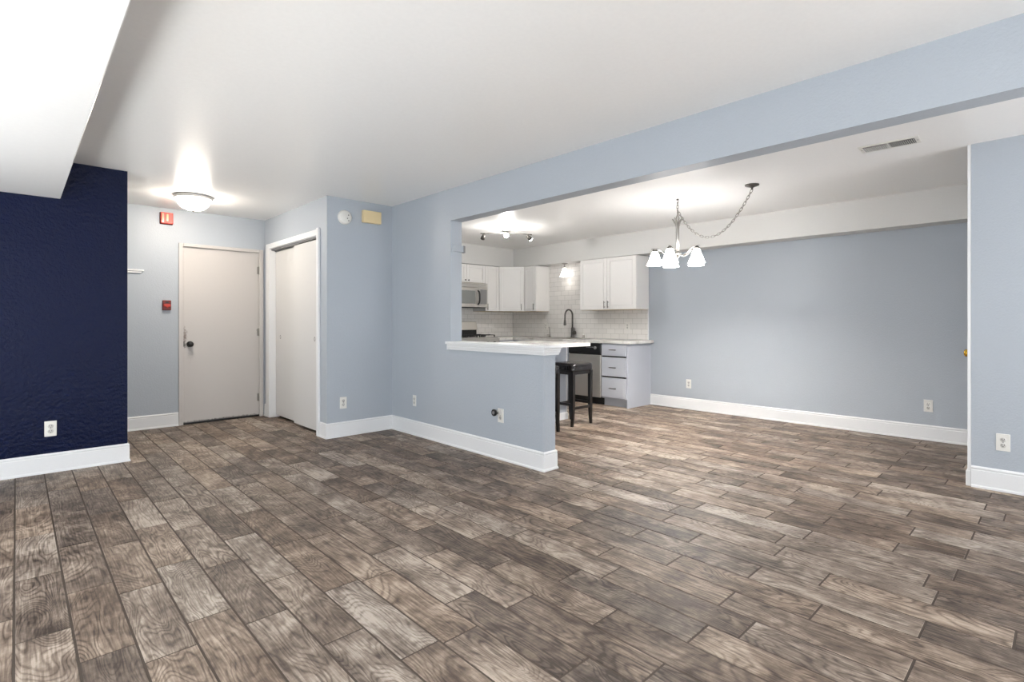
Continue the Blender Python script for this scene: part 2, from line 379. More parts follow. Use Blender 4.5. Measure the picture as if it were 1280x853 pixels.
# casings: entry door, closet, dining corner
t = MB(); yc = YR - .018
t.box(1.323, 1.368, yc, YR, 0, 2.055, bev=.004).box(2.180, 2.226, yc, YR, 0, 2.055, bev=.004).box(1.368, 2.180, yc, YR, 2.018, 2.055, bev=.004)
t.box(1.345, 1.358, YR, YR + .12, 0, 2.045).box(2.188, 2.201, YR, YR + .12, 0, 2.045).box(1.345, 2.201, YR, YR + .12, 2.034, 2.045)
struct(t.build('trim_4', 'door'))
t = MB()
t.box(XC - .018, XC, 6.660, 6.768, 0, 2.115, bev=.004).box(XC - .018, XC, 5.262, 6.660, 2.052, 2.115, bev=.004).box(XC - .026, XC, 5.216, 5.262, 0, 2.125, bev=.004)
t.box(XC, XC + .11, 6.660, 6.675, 0, 2.062).box(XC, XC + .11, 5.245, 5.262, 0, 2.062).box(XC, XC + .11, 5.262, 6.660, 2.050, 2.062)
struct(t.build('trim_5', 'trim'))
struct(MB().box(XK + .001, XK + .07, YK, YK + .021, 0, H, bev=.003).box(XK - .004, XK + .07, YK, YK + .03, 0, .11, bev=.004).build('trim_6', 'trim'))

# backsplash tile
def backsplash(name, a, b, z0, z1, off, uoff=0.0):
    a, b = Vector((*a, 0)), Vector((*b, 0)); d = b - a; n = Vector((d.y, -d.x, 0)).normalized() * off
    mb = MB(); uvl = mb.bm.loops.layers.uv.new('UVMap')
    pts = [a, b, b + n, a + n]; vs = [[mb.bm.verts.new((p.x, p.y, z)) for p in pts] for z in (z0, z1)]
    fs = [mb.bm.faces.new(vs[0][::-1]), mb.bm.faces.new(vs[1])] + [mb.bm.faces.new((vs[0][i], vs[0][(i + 1) % 4], vs[1][(i + 1) % 4], vs[1][i])) for i in range(4)]
    for f in fs:
        for l in f.loops:
            l[uvl].uv = ((l.vert.co - a).dot(d.normalized()) + uoff, l.vert.co.z - 0.911)
    return struct(mb.build(name, 'tile'))
backsplash('trim_7', (XP + TP, YKIT), (XF - .008, YKIT), .911, ZFS, .008)
backsplash('trim_8', (XF, YKIT), (XF, 4.084), .911, ZFS, .008, .05)
struct(MB().box(XF - .011, XF, 4.068, 4.084, .911, 1.345, bev=.003).build('trim_9', 'trim'))

# ------------------------------------------------------------ doors
d1 = struct(MB().box(1.360, 2.186, YR + .012, YR + .052, .022, 2.030, bev=.002).build('door_1', 'entry'))
k = MB(); c = Vector((1.437, YR + .012, .912))
k.cyl(c, c + Vector((0, -.010, 0)), .034, n=24).cyl(c + Vector((0, -.01, 0)), c + Vector((0, -.035, 0)), .012)
Tk = Matrix.Rotation(R(90), 4, 'X')
k.lathe([(.012, .030), (.026, .036), (.030, .048), (.027, .060), (.014, .067), (.001, .068)], c, 24, T=Tk)
k.build('knob', 'black', d1)
MB().box(1.352, 1.366, YR - .002, YR + .014, .86, .96, bev=.001).box(1.366, 1.385, YR + .009, YR + .013, .885, .945, bev=.001).build('latch_plate', 'darknickel', d1)
for z in (1.80, 1.04, .235):
    h = MB(); h.cyl((2.182, YR - .001, z - .05), (2.182, YR - .001, z + .05), .008).box(2.160, 2.182, YR + .008, YR + .013, z - .045, z + .045); h.build('hinge', 'nickel', d1)
hk = MB(); hk.box(2.15, 2.186, YR - .006, YR + .006, 1.058, 1.066, bev=.001).cyl((2.155, YR - .004, 1.062), (2.145, YR - .03, 1.070), .004); hk.build('latch_hook', 'nickel', d1)
MB().box(1.358, 2.188, YR + .0, YR + .10, 0.0, .020, bev=.003).build('threshold', 'dark', d1)

def closet_door(n, x0, y0, y1, px):
    o = struct(MB().box(x0, x0 + .030, y0, y1, .032, 2.022, bev=.002).build('door_%d' % n, 'closetpaint'))
    p = MB(); p.lathe([(.001, -.001), (.011, -.001), (.013, .0015), (.015, .0015), (.016, 0)], (x0, px, .985), 20, T=Matrix.Rotation(R(-90), 4, 'Y') @ Matrix.Scale(1.5, 4, (1, 0, 0)))
    p.build('finger_pull', 'darknickel', o); return o
closet_door(2, XC + .018, 5.264, 5.962, 5.40)
closet_door(3, XC + .062, 5.90, 6.655, 6.50)
t = MB().box(XC + .012, XC + .10, 5.262, 6.66, 2.034, 2.050).box(XC + .052, XC + .056, 5.262, 6.66, 2.022, 2.034)
struct(t.build('trim_10', 'grey'))
d4 = struct(MB().box(4.995, 5.755, YK - .05, YK - .01, .012, 2.03, bev=.002).build('door_4', 'trim'))
k = MB(); c = Vector((5.075, YK - .01, .937))
k.cyl(c, c + Vector((0, .008, 0)), .030, n=24).cyl(c, c + Vector((0, .04, 0)), .011)
k.lathe([(.011, .030), (.024, .036), (.028, .048), (.025, .060), (.012, .066), (.001, .067)], c, 24, T=Matrix.Rotation(R(-90), 4, 'X'))
k.build('knob', 'brass', d4)

# ------------------------------------------------------------ cabinets (local: front faces -y, x to the right)
def shaker(w, h, x, z, y=0.0, fr=.052, thick=.019):
    """raised-panel door front; lower-left corner at x,z, back on y"""
    m = MB(); g = .0015
    x0, x1, z0, z1 = x + g, x + w - g, z + g, z + h - g
    m.box(x0, x1, y - thick * .5, y, z0, z1)
    for a in ((x0, x0 + fr, z0, z1), (x1 - fr, x1, z0, z1)): m.box(a[0], a[1], y - thick, y - thick * .5, a[2], a[3], bev=.0025)
    for a in ((z0, z0 + fr), (z1 - fr, z1)): m.box(x0 + fr, x1 - fr, y - thick, y - thick * .5, a[0], a[1], bev=.0025)
    m.box(x0 + fr + .008, x1 - fr - .008, y - thick * .72, y - thick * .5, z0 + fr + .008, z1 - fr - .008, bev=.003)
    return m
def bar_pull(x, z, L, y, vertical, parent, name='handle', fin='nickel'):
    m = MB(); v = Vector((0, 0, 1)) if vertical else Vector((1, 0, 0)); c = Vector((x, y - .028, z))
    m.cyl(c - v * L / 2, c + v * L / 2, .0055, n=10)
    for s in (-1, 1): m.cyl(c + v * s * L * .33, c + v * s * L * .33 + Vector((0, .028, 0)), .0045, n=8)
    return m.build(name, fin, parent)
def upper_cabinet(label, loc, rz, w, h, dep, doors, group='white wall cabinets in the kitchen', knobs=False):
    """doors: list of (x, w, handle_x or None)"""
    t = thing('wall_cabinet', label, 'cabinet', loc, rz, group)
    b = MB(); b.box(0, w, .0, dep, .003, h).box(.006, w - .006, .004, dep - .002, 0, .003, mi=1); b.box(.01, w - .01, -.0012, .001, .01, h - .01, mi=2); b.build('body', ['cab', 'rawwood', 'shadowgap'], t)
    for x, dw, hx in doors:
        d = shaker(dw, h - .006, x, .003).build('door', 'cab', t)
        if hx is not None:
            if knobs:
                m = MB(); m.cyl((hx, -.019, .035), (hx, -.032, .035), .005, n=10).lathe([(.005, 0), (.012, .004), (.012, .010), (.001, .012)], (hx, -.030, .035), 14, T=Matrix.Rotation(R(90), 4, 'X')); m.build('knob', 'darknickel', d)
            else: bar_pull(hx, .075, .105, -.019, True, d)
    return t
UZ, UH = 1.340, .750
upper_cabinet('short white double-door cabinet with two knobs above the microwave', (4.815, 6.57, 1.797), 0, .775, 2.09 - 1.797, .305, [(0, .3875, .355), (.3875, .3875, .42)], knobs=True)
upper_cabinet('narrow white wall cabinet just right of the microwave', (5.605 - .013, 6.57, UZ), 0, .308, UH, .305, [(.0, .303, .035)])
# corner cabinet with a diagonal door
t = thing('corner_wall_cabinet', 'white corner wall cabinet with a diagonal door', 'cabinet', (5.901, 6.551, UZ), 0, 'white wall cabinets in the kitchen')
b = MB(); P = [(0, .0), (.289, -.289), (XF - .008 - 5.901, -.289), (XF - .008 - 5.901, YKIT - .008 - 6.551), (0, YKIT - .008 - 6.551)]
b.prism(P, .003, UH).prism([(x * .99 + .003, y * .99) for x, y in P], 0, .003, mi=1); b.build('body', ['cab', 'rawwood'], t)
dd = shaker(.405, UH - .006, .002, .003).build('door', 'cab', t); dd.rotation_euler = (0, 0, R(-45))
bar_pull(.37, .075, .105, -.019, True, dd)
upper_cabinet('narrow white wall cabinet left of the sink lamp, with a bright side panel', (6.209, 6.260, UZ), -90, .287, UH, XF - .008 - 6.209, [(.0, .285, .245)])
upper_cabinet('wide white double-door wall cabinet over the dishwasher, right of the sink', (6.209, 5.051, UZ), -90, .986, UH, XF - .008 - 6.209, [(.001, .492, .462), (.494, .491, .525)])

def slab_front(w, h, x, z, y=0.0, thick=.019):
    m = MB(); m.box(x, x + w, y - thick, y, z, z + h, bev=.0015).box(x + .03, x + w - .03, y - thick - .0015, y - thick + .0005, z + .025, z + h - .025, bev=.001); return m
# drawer base at the end of the far run: local x to world -y
t = thing('drawer_cabinet', 'pale blue grey three-drawer base cabinet at the end of the counter', 'cabinet', (5.952, 4.462, 0), -90, 'blue grey base cabinets')
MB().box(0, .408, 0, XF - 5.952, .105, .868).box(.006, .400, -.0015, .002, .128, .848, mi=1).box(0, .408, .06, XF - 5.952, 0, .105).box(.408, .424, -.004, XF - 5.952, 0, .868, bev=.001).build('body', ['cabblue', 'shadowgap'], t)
for z0, z1 in ((.125, .398), (.418, .678), (.698, .848)):
    d = slab_front(.398, z1 - z0, .004, z0).build('drawer', 'cabblue', t)
    bar_pull(.205, z0 + (z1 - z0) * (.56 if z1 > .8 else .47), .11, -.021, False, d, fin='darknickel')
# dishwasher
t = thing('dishwasher', 'stainless steel dishwasher with a black control panel beside the drawers', 'dishwasher', (5.952, 5.058, 0), -90)
MB().box(.004, .592, .0, XF - 5.952 - .01, .10, .868).build('body', 'dark', t)
MB().box(.006, .590, .055, XF - 5.952 - .02, .0, .10, bev=.002).build('kick_plate', 'black', t)
MB().box(.008, .588, -.026, 0, .105, .700, bev=.004).build('door', 'steel', t)
cp = MB().box(.008, .588, -.030, 0, .712, .862, bev=.005).build('control_panel', 'black', t)
MB().box(.05, .40, -.034, -.028, .724, .752, bev=.003).build('handle_recess', 'dark', cp)
m = MB(); m.lathe([(.022, 0), (.022, .010), (.018, .014), (.001, .014)], (.50, -.030, .80), 24, T=Matrix.Rotation(R(90), 4, 'X')); m.build('dial', 'grey', cp)
m = MB()
for i in range(5): m.box(.34 + i * .026, .357 + i * .026, -.033, -.029, .80, .812, bev=.001)
m.build('button', 'grey', cp)
# sink base and blind corner
t = thing('sink_cabinet', 'pale blue grey base cabinet under the kitchen sink', 'cabinet', (5.952, 5.958, 0), -90, 'blue grey base cabinets')
MB().box(0, .896, 0, .02, .105, .868).box(0, .02, .02, .555, .105, .868).box(.876, .896, .02, .555, .105, .868).box(.02, .876, .02, .555, .105, .125).box(.02, .876, .545, .555, .125, .868).box(0, .896, .06, .08, 0, .105).build('body', 'cabblue', t)
for i in (0, 1):
    d = shaker(.446, .58, .002 + i * .447, .125).build('door', 'cabblue', t); bar_pull(.40 if i == 0 else .50, .62, .11, -.019, True, d)
t = thing('corner_base_cabinet', 'pale blue grey corner base cabinet between range and sink', 'cabinet', (5.622, 6.262, 0), 0, 'blue grey base cabinets')
MB().prism([(0, 0), (.33, 0), (.33, -.30), (.885, -.30), (.885, .605), (0, .605)], .105, .868).prism([(0, .06), (.39, .06), (.39, -.30), (.885, -.30), (.885, .605), (0, .605)], 0, .105).build('body', 'cabblue', t)
d = shaker(.30, .74, .005, .12).build('door', 'cabblue', t); bar_pull(.26, .78, .11, -.019, True, d)
# L-shaped counter with sink cut-out
CZ0, CZ1 = .868, .909
ct = MB(); fx, fy = 5.915, 6.235
SX0, SX1, SY0, SY1 = 5.985, 6.405, 5.075, 5.83
ct.box(fx, XF - .009, 3.985, SY0, CZ0, CZ1, bev=.004).box(fx, SX0, SY0, SY1, CZ0, CZ1).box(SX1, XF - .009, SY0, SY1, CZ0, CZ1).box(fx, XF - .009, SY1, YKIT - .009, CZ0, CZ1).box(5.618, fx, fy, YKIT - .009, CZ0, CZ1, bev=.004)
tag(ct.build('countertop', 'quartz'), 'pale stone counter running along the far kitchen wall under the tile', 'countertop')
t = thing('kitchen_sink', 'stainless steel sink let into the far counter below the lamp', 'sink', (6.19, 5.452, CZ1))
s = MB(); X0, X1, Y0, Y1 = SX0 - 6.19, SX1 - 6.19, SY0 - 5.452, SY1 - 5.452
for a in ((X0 - .012, X1 + .012, Y0 - .012, Y0 + .015), (X0 - .012, X1 + .012, Y1 - .015, Y1 + .012), (X0 - .012, X0 + .015, Y0, Y1), (X1 - .015, X1 + .012, Y0, Y1)): s.box(*a, 0.0005, .005, bev=.001)
s.build('rim', 'steel', t)
s = MB()
for a in ((X0, X1, Y0, Y0 + .01), (X0, X1, Y1 - .01, Y1), (X0, X0 + .01, Y0, Y1), (X1 - .01, X1, Y0, Y1)): s.box(*a, -.19, .001)
s.box(X0, X1, Y0, Y1, -.195, -.185); s.build('bowl', 'steel', t)
# faucet
t = thing('kitchen_faucet', 'tall gooseneck pull-down faucet behind the kitchen sink', 'faucet', (6.458, 5.425, CZ1))
MB().box(-.026, .026, -.13, .11, 0, .010, bev=.004, seg=2).build('deck_plate', 'nickel', t)
MB().lathe([(.030, .010), (.026, .03), (.022, .06), (.022, .15), (.016, .17)], n=20).build('body', 'darknickel', t)
pts = [(0, 0, .16), (0, 0, .22), (0, 0, .28), (0, 0, .34)] + [(-.09 + .09 * math.cos(a), 0, .36 + .09 * math.sin(a)) for a in [math.pi * i / 12 for i in range(13)]] + [(-.18, 0, .33), (-.182, 0, .30)]
MB().tube(pts, .0125, 12).build('spout', 'darknickel', t)
MB().lathe([(.012, 0), (.016, -.02), (.020, -.06), (.022, -.09), (.018, -.10), (.001, -.10)], (-.182, 0, .30), 16).build('spray_head', 'darknickel', t)
m = MB(); m.cyl((0, -.015, .085), (0, -.055, .085), .030, n=20).tube([(0, -.05, .085), (-.015, -.062, .12), (-.03, -.07, .165)], .006, 8); m.build('lever_handle', 'darknickel', t)
t = thing('soap_dispenser', 'short metal cap on the counter right of the faucet', 'soap dispenser', (6.455, 5.195, CZ1))
MB().lathe([(.024, 0), (.024, .004), (.019, .008), (.019, .05), (.015, .058), (.001, .06)], n=18, cap0=True).build('cap', 'nickel', t)
t = thing('water_filter_tap', 'thin upright filter tap left of the kitchen faucet', 'tap', (6.455, 5.915, CZ1))
MB().lathe([(.020, 0), (.018, .015), (.010, .03), (.008, .05), (.005, .055)], n=16, cap0=True).build('base', 'nickel', t)
MB().tube([(0, 0, .04), (0, 0, .10), (0, 0, .155), (-.006, 0, .168), (-.02, 0, .170)], .005, 8).build('spout', 'darknickel', t)
MB().box(-.005, .005, .01, .055, .035, .045, bev=.002).build('lever_handle', 'nickel', t)

# peninsula cabinet with overhanging counter behind the stools
t = thing('peninsula_cabinet', 'pale blue grey back panel of the peninsula behind the bar stools', 'cabinet', (XP + TP, 4.125, 0), 0, 'blue grey base cabinets')
MB().box(.003, 1.69, 0, .58, 0, .884, bev=.001).build('body', 'cabblue', t)
MB().sweep([(.02, 0), (1.69, 0), (1.69, .3)], [(0, 0), (.012, 0), (.012, .07), (.006, .085), (0, .085)]).build('base_moulding', 'trim', t)
MB().box(1.672, 1.694, -.006, .58, .086, .884, bev=.001).build('corner_strip', 'trim', t)
tag(MB().box(XP + TP + .002, 4.850, 3.80, 4.73, .884, .923, bev=.005, seg=2).build('peninsula_countertop', 'quartz'), 'white overhanging breakfast counter above the bar stools', 'countertop')

# range
t = thing('gas_range', 'stainless gas range with black grates below the microwave', 'stove', (4.846, 6.245, 0))
RD = YKIT - .008 - 6.245
MB().box(0, .764, .03, RD, .06, .905).build('body', 'steel', t)
MB().box(.03, .734, .06, RD - .05, 0, .06).build('plinth', 'dark', t)
MB().box(0, .764, .0, RD - .09, .905, .925, bev=.006).build('cooktop', 'steel', t)
od = MB().box(.01, .754, 0, .03, .22, .74, bev=.005).build('oven_door', 'steel', t)
MB().box(.12, .644, -.003, .001, .34, .62, bev=.002).build('window', 'greyglass', od)
m = MB(); m.cyl((.06, -.045, .69), (.704, -.045, .69), .011).cyl((.09, -.045, .69), (.09, 0, .69), .008).cyl((.674, -.045, .69), (.674, 0, .69), .008); m.build('handle', 'steel', od)
MB().box(.01, .754, .002, .03, .07, .21, bev=.004).build('drawer', 'steel', t)
fp = MB().box(0, .764, -.012, .03, .76, .905, bev=.006).build('front_panel', 'steel', t)
for i in range(5):
    m = MB(); m.lathe([(.024, 0), (.022, .022), (.017, .028), (.001, .028)], (.10 + i * .141, -.012, .835), 18, T=Matrix.Rotation(R(90), 4, 'X')); m.build('knob', 'black', fp)
bg = MB(); bg.box(.01, .754, RD - .085, RD, .925, 1.035, mi=1)
bg.prism([(RD - .10, 1.035), (RD, 1.035), (RD, 1.175), (RD - .045, 1.175), (RD - .062, 1.168)], .0, .764, T=Matrix(((0, 0, 1, 0), (1, 0, 0, 0), (0, 1, 0, 0), (0, 0, 0, 1))))
bgo = bg.build('backguard', ['steel', 'iron'], t)
m = MB(); m.box(.22, .38, RD - .100, RD - .085, 1.065, 1.13, bev=.002); m.build('clock_display', 'dark', bgo)
for (gx, gy) in ((.04, .04), (.40, .04), (.04, .29), (.40, .29)):
    g = MB(); W, D, z = .32, .235, .962
    for a in ((gx, gx + W, gy, gy + .012), (gx, gx + W, gy + D - .012, gy + D)): g.box(*a, z - .012, z, bev=.002)
    for a in ((gx, gx + .012, gy, gy + D), (gx + W - .012, gx + W, gy, gy + D)): g.box(*a, z - .012, z, bev=.002)
    g.box(gx + W / 2 - .006, gx + W / 2 + .006, gy, gy + D, z - .010, z + .004).box(gx, gx + W, gy + D / 2 - .006, gy + D / 2 + .006, z - .010, z + .004)
    for a in ((gx, gy), (gx + W - .012, gy), (gx, gy + D - .012), (gx + W - .012, gy + D - .012)): g.box(a[0], a[0] + .012, a[1], a[1] + .012, .925, z - .01)
    g.build('grate', 'iron', t)
    b = MB(); b.lathe([(.045, 0), (.045, .012), (.030, .014), (.030, .024), (.001, .025)], (gx + W / 2, gy + D / 2, .925), 20); b.build('burner', 'black', t)

# microwave
t = thing('microwave', 'stainless over-the-range microwave with a black curved handle', 'microwave', (4.812, 6.47, 1.400))
MW = .760; MH = .388
MB().box(0, MW, .025, YKIT - .009 - 6.47, .0, MH).build('body', 'steel', t)
MB().box(.02, MW - .02, .03, .36, -.008, 0).build('underside', 'dark', t)
m = MB(); m.box(0, MW, 0, .026, MH - .075, MH, bev=.004)
for i in range(3): m.box(.03, MW - .03, -.001, .002, MH - .060 + i * .017, MH - .054 + i * .017, mi=1)
m.build('vent_grille', ['steel', 'grey'], t)
dr = MB().box(0, .575, -.004, .026, .0, MH - .080, bev=.004).build('door', 'steel', t)
MB().box(.045, .500, -.007, -.003, .055, MH - .125, bev=.002).build('window', 'greyglass', dr)
m = MB(); m.tube([(.555, -.004, .045), (.555, -.034, .065), (.555, -.046, .11), (.555, -.048, .155), (.555, -.046, .20), (.555, -.034, .245), (.555, -.004, .265)], .013, 10); m.build('handle', 'black', dr)
cp = MB().box(.578, MW, -.004, .026, .0, MH - .080, bev=.004).build('control_panel', 'steel', t)
MB().box(.600, MW - .02, -.007, -.003, .05, MH - .10, bev=.002).build('keypad', 'grey', cp)

# ------------------------------------------------------------ bar stools
def stool():
    t = thing('bar_stool', 'dark backless bar stool in full view beside the peninsula end wall', 'bar stool', (4.645, 3.915, 0), 0, 'bar stools under the peninsula counter')
    sx, sy = .155, .148
    # padded seat: rounded box with a slight saddle
    m = MB(); bm = m.bm; n = 14; W, D = .186, .180
    def P(u, v, z):
        # superellipse plan
        e = 6.0; r = (abs(u) ** e + abs(v) ** e) ** (1 / e) if (u or v) else 1
        mx = max(abs(u), abs(v)); k = mx / r if r > 1e-6 else 1
        return (u * W * k, v * D * k, z)
    prof = [(.96, .615), (1.0, .622), (1.0, .630), (1.0, .664), (1.0, .672), (.985, .684), (.93, .695), (.80, .700), (.6, .698), (.4, .695), (.2, .693)]
    rings = []
    for s_, z in prof:
        ring = []
        for i in range(192):
            a = 2 * math.pi * i / 192; c_, q = math.cos(a), math.sin(a); k = 1 / max(abs(c_), abs(q)); e = 7.0
            uu, vv = c_ * k, q * k; r = (abs(uu) ** e + abs(vv) ** e) ** (1 / e)
            if z in (.630, .664): r *= 1 + (.016 if i % 4 < 2 else -.006)
            ring.append(bm.verts.new((uu / r * W * s_, vv / r * D * s_, z + (.006 * (uu * s_) ** 2 if z > .68 else 0))))
        rings.append(ring)
    for A, B in zip(rings, rings[1:]):
        for j in range(192): f = bm.faces.new((A[j], A[(j + 1) % 192], B[(j + 1) % 192], B[j])); f.smooth = True
    bm.faces.new(rings[0][::-1]); bm.faces.new(rings[-1])
    seat = m.build('seat', 'leather', t)
    m = MB()  # welt round the lower edge of the cushion
    pts = []
    for i in range(48):
        a = 2 * math.pi * i / 48; c_, q = math.cos(a), math.sin(a); k = 1 / max(abs(c_), abs(q)); uu, vv = c_ * k, q * k; r_ = (abs(uu) ** 7 + abs(vv) ** 7) ** (1 / 7)
        pts.append((uu / r_ * W * 1.004, vv / r_ * D * 1.004, .624))
    m.tube(pts, .0035, 6, closed=True); m.build('welt', 'stool', seat)
    for ix in (-1, 1):
        for iy in (-1, 1):
            m = MB(); bm = m.bm; secs = [(0, .0125, .012), (.10, .015, .003), (.22, .0185, 0), (.45, .019, 0), (.616, .020, 0)]; prev = None
            for z, r, sp in secs:
                cx, cy = ix * (sx + sp), iy * (sy + sp * .0)
                cur = [bm.verts.new((cx + a * r, cy + b * r, z)) for a, b in ((-1, -1), (1, -1), (1, 1), (-1, 1))]
                if prev:
                    for j in range(4): bm.faces.new((prev[j], prev[(j + 1) % 4], cur[(j + 1) % 4], cur[j]))
                else: bm.faces.new(cur[::-1])
                prev = cur
            bm.faces.new(prev); m.build('leg', 'stool', t)
    for iy in (-1, 1): MB().box(-sx + .018, sx - .018, iy * sy - .009, iy * sy + .009, .185 if iy < 0 else .20, .215 if iy < 0 else .23, bev=.002).build('stretcher', 'stool', t)
    for ix in (-1, 1): MB().box(ix * sx - .009, ix * sx + .009, -sy + .018, sy - .018, .225, .255, bev=.002).build('stretcher', 'stool', t)
    m = MB()
    for iy in (-1, 1): m.box(-sx + .018, sx - .018, iy * sy - .008, iy * sy + .008, .575, .615)
    for ix in (-1, 1): m.box(ix * sx - .008, ix * sx + .008, -sy + .018, sy - .018, .575, .615)
    m.build('apron', 'stool', t)
    return t
st = stool()
s2 = copy_tree(st); s2.location = (4.012, 3.855, 0)
s2['label'] = 'second dark bar stool, mostly hidden behind the half wall end'

# ------------------------------------------------------------ lamps
# flush ceiling lamp in the entry
t = thing('flush_ceiling_lamp', 'round flush ceiling lamp with a lit glass bowl above the entry', 'ceiling lamp', (1.29, 6.01, H))
MB().lathe([(.130, 0), (.168, -.004), (.172, -.018), (.165, -.030), (.150, -.036), (.145, -.030)], n=40).build('rim', 'rimgrey', t)
MB().lathe([(.150, -.032), (.146, -.055), (.130, -.090), (.100, -.118), (.060, -.136), (.022, -.142), (.001, -.143)], n=40).build('glass_bowl', 'bowl', t)
MB().lathe([(.014, -.141), (.012, -.150), (.006, -.158), (.001, -.160)], n=16).build('finial', 'nickel', t)

def glass_shade(mat_='shade', n=36):
    """bell-flared frosted shade hanging from z=0, open at the bottom, softly squared"""
    m = MB(); bm = m.bm; rings = []
    prof = [(.022, 0), (.030, -.010), (.042, -.045), (.055, -.085), (.068, -.120), (.080, -.145), (.0785, -.146), (.066, -.121), (.053, -.086), (.040, -.046), (.028, -.012), (.018, -.004)]
    for r, z in prof:
        ring = []
        for j in range(n):
            a = 2 * math.pi * j / n; k = 1 + .05 * abs(math.cos(2 * a)) * (r / .08)
            ring.append(bm.verts.new((r * k * math.cos(a), r * k * math.sin(a), z)))
        rings.append(ring)
    for A, B in zip(rings, rings[1:]):
        for j in range(n): f = bm.faces.new((A[j], A[(j + 1) % n], B[(j + 1) % n], B[j])); f.smooth = True
    return m
def bulb_mesh(): return MB().lathe([(.012, 0), (.014, -.02), (.027, -.05), (.030, -.07), (.024, -.092), (.001, -.102)], n=18)

# pendant over the sink
t = thing('sink_pendant_lamp', 'small cone-shaded lamp over the kitchen sink', 'pendant lamp', (6.395, 5.535, ZFS))
MB().lathe([(.001, 0), (.050, 0), (.050, -.006), (.030, -.014), (.012, -.018)], n=24).build('canopy', 'nickel', t)
MB().cyl((0, 0, -.014), (0, 0, -.06), .007).lathe([(.007, -.05), (.022, -.062), (.026, -.075), (.022, -.078)], n=20).build('stem', 'nickel', t)
o = glass_shade().build('shade', 'shade_small', t); o.location = (0, 0, -.070)
o = bulb_mesh().build('bulb', 'bulb_small', t); o.location = (0, 0, -.085)

# track light
t = thing('track_light', 'three-head track light on the kitchen ceiling', 'track light', (4.868, 5.262, H))
ax = Vector((5.175 - 4.597, 5.071 - 5.481, 0)); ang = math.atan2(ax.y, ax.x); t.rotation_euler = (0, 0, ang); L2 = ax.length / 2
MB().lathe([(.001, 0), (.062, 0), (.062, -.014), (.050, -.022), (.001, -.024)], n=28).build('canopy', 'nickel', t)
MB().tube([(-L2, 0, -.060), (-L2 * .5, 0, -.048), (0, 0, -.042), (L2 * .5, 0, -.048), (L2, 0, -.060)], .0075, 10).cyl((0, 0, -.02), (0, 0, -.042), .010).build('rail', 'nickel', t)
def head(x, aim, lit, z=-.055):
    h = MB(); d = Vector(aim).normalized(); p = Vector((x, 0, z)); q = p + Vector((0, 0, -.035))
    h.cyl(p, q, .0045, n=8); h.cyl(q - d * .022, q + d * .050, .020, .030, n=20); ho = h.build('lamp_head', 'darknickel', t)
    b = MB(); b.cyl(q + d * .0501, q + d * .054, .0275, n=20); b.build('lamp_lens', lit, ho)
cd = Vector((-4.868, -5.262, 1.1665 - 2.37)); cd.normalize()
loc = Matrix.Rotation(-ang, 3, 'Z') @ cd
tl = lamp('track_lamp_glow', 'POINT', (4.868, 5.262, H - .16), 13, (1, .97, .93), shadow_soft_size=.03)
tl.parent = t; tl.location = (loc * .14) + Vector((0, 0, -.12))
RT, FW = Vector((.7266, -.687, 0)), Vector((.687, .7266, 0))
head(-L2 * .88, Matrix.Rotation(-ang, 3, 'Z') @ (RT * -.25 + FW * .45 + Vector((0, 0, -.6))), 'rimgrey')
head(0, loc, 'spot', -.042)
head(L2 * .86, Matrix.Rotation(-ang, 3, 'Z') @ (RT * .6 + FW * .5 + Vector((0, 0, -.6))), 'spot_side')

# swag chandelier
CX, CY = 4.928, 2.74
t = thing('chandelier', 'brushed nickel five-arm chandelier with white glass shades hung by a swag chain', 'chandelier', (CX, CY, H))
MB().cyl((0, 0, 0), (0, 0, -.012), .012, n=12).tube([(0, 0, -.01), (.012, 0, -.02), (.014, 0, -.034), (0, 0, -.044), (-.012, 0, -.036)], .003, 8).build('ceiling_hook', 'darknickel', t)
def chain(path, name, parent, pitch=.030):
    # resample the path at an even pitch, alternate link orientation
    P = [Vector(p) for p in path]; out = [P[0]]; acc = 0
    for a, b in zip(P, P[1:]):
        d = (b - a).length; s = 0
        while acc + d - s >= pitch:
            s += pitch - acc; acc = 0; out.append(a.lerp(b, s / d))
        acc += d - s
    m = MB()
    for i, (a, b) in enumerate(zip(out, out[1:])):
        c = (a + b) / 2; q = (b - a).to_track_quat('Z', 'Y').to_matrix().to_4x4(); T = Matrix.Translation(c) @ q @ Matrix.Rotation(R(90 * (i % 2)), 4, 'Z')
        hl, hw = .0195, .0100
        pts = [T @ Vector((hw * math.cos(u), 0, (hl - hw) * (1 if math.sin(u) >= 0 else -1) + hw * math.sin(u))) for u in [2 * math.pi * (k + .5) / 10 for k in range(10)]]
        m.tube(pts, .0029, 6, closed=True)
    return m.build(name, 'nickel', parent)
chain([(0, 0, -.035), (0, 0, -.135)], 'chain', t)
# swag: from the top ornament to the canopy in -Y
cx, cy = 4.908 - CX, 1.983 - CY
sw = []
for i in range(61):
    s = i / 60
    z = (1 - s) * (-.115) + s * (-.045) - 1.40 * s * (1 - s) * (1 - .12 * (s - .5))
    sw.append((cx * s, cy * s, z))
chain(sw, 'chain', t)
m = MB(); m.lathe([(.001, 0), (.062, 0), (.060, -.010), (.030, -.020), (.010, -.028), (.008, -.045)], (cx, cy, 0), 28); m.build('canopy', 'darknickel', t)
ZC = -.30   # top of the column
m = MB()
for i, (dx, dy) in enumerate(((1, 0), (-1, 0), (0, 1), (0, -1))):
    m.tube([(dx * .010, dy * .010, -.545), (dx * .011, dy * .011, -.33), (dx * .012, dy * .012, -.285), (dx * .026, dy * .026, -.245), (dx * .048, dy * .048, -.210), (dx * .060, dy * .060, -.198)], [.0085, .0085, .008, .0075, .006, .004], 8)
m.tube([(-.006, 0, -.28), (.02, 0, -.20), (.0, 0, -.15), (-.02, 0, -.20), (.006, 0, -.28)], .0035, 6)
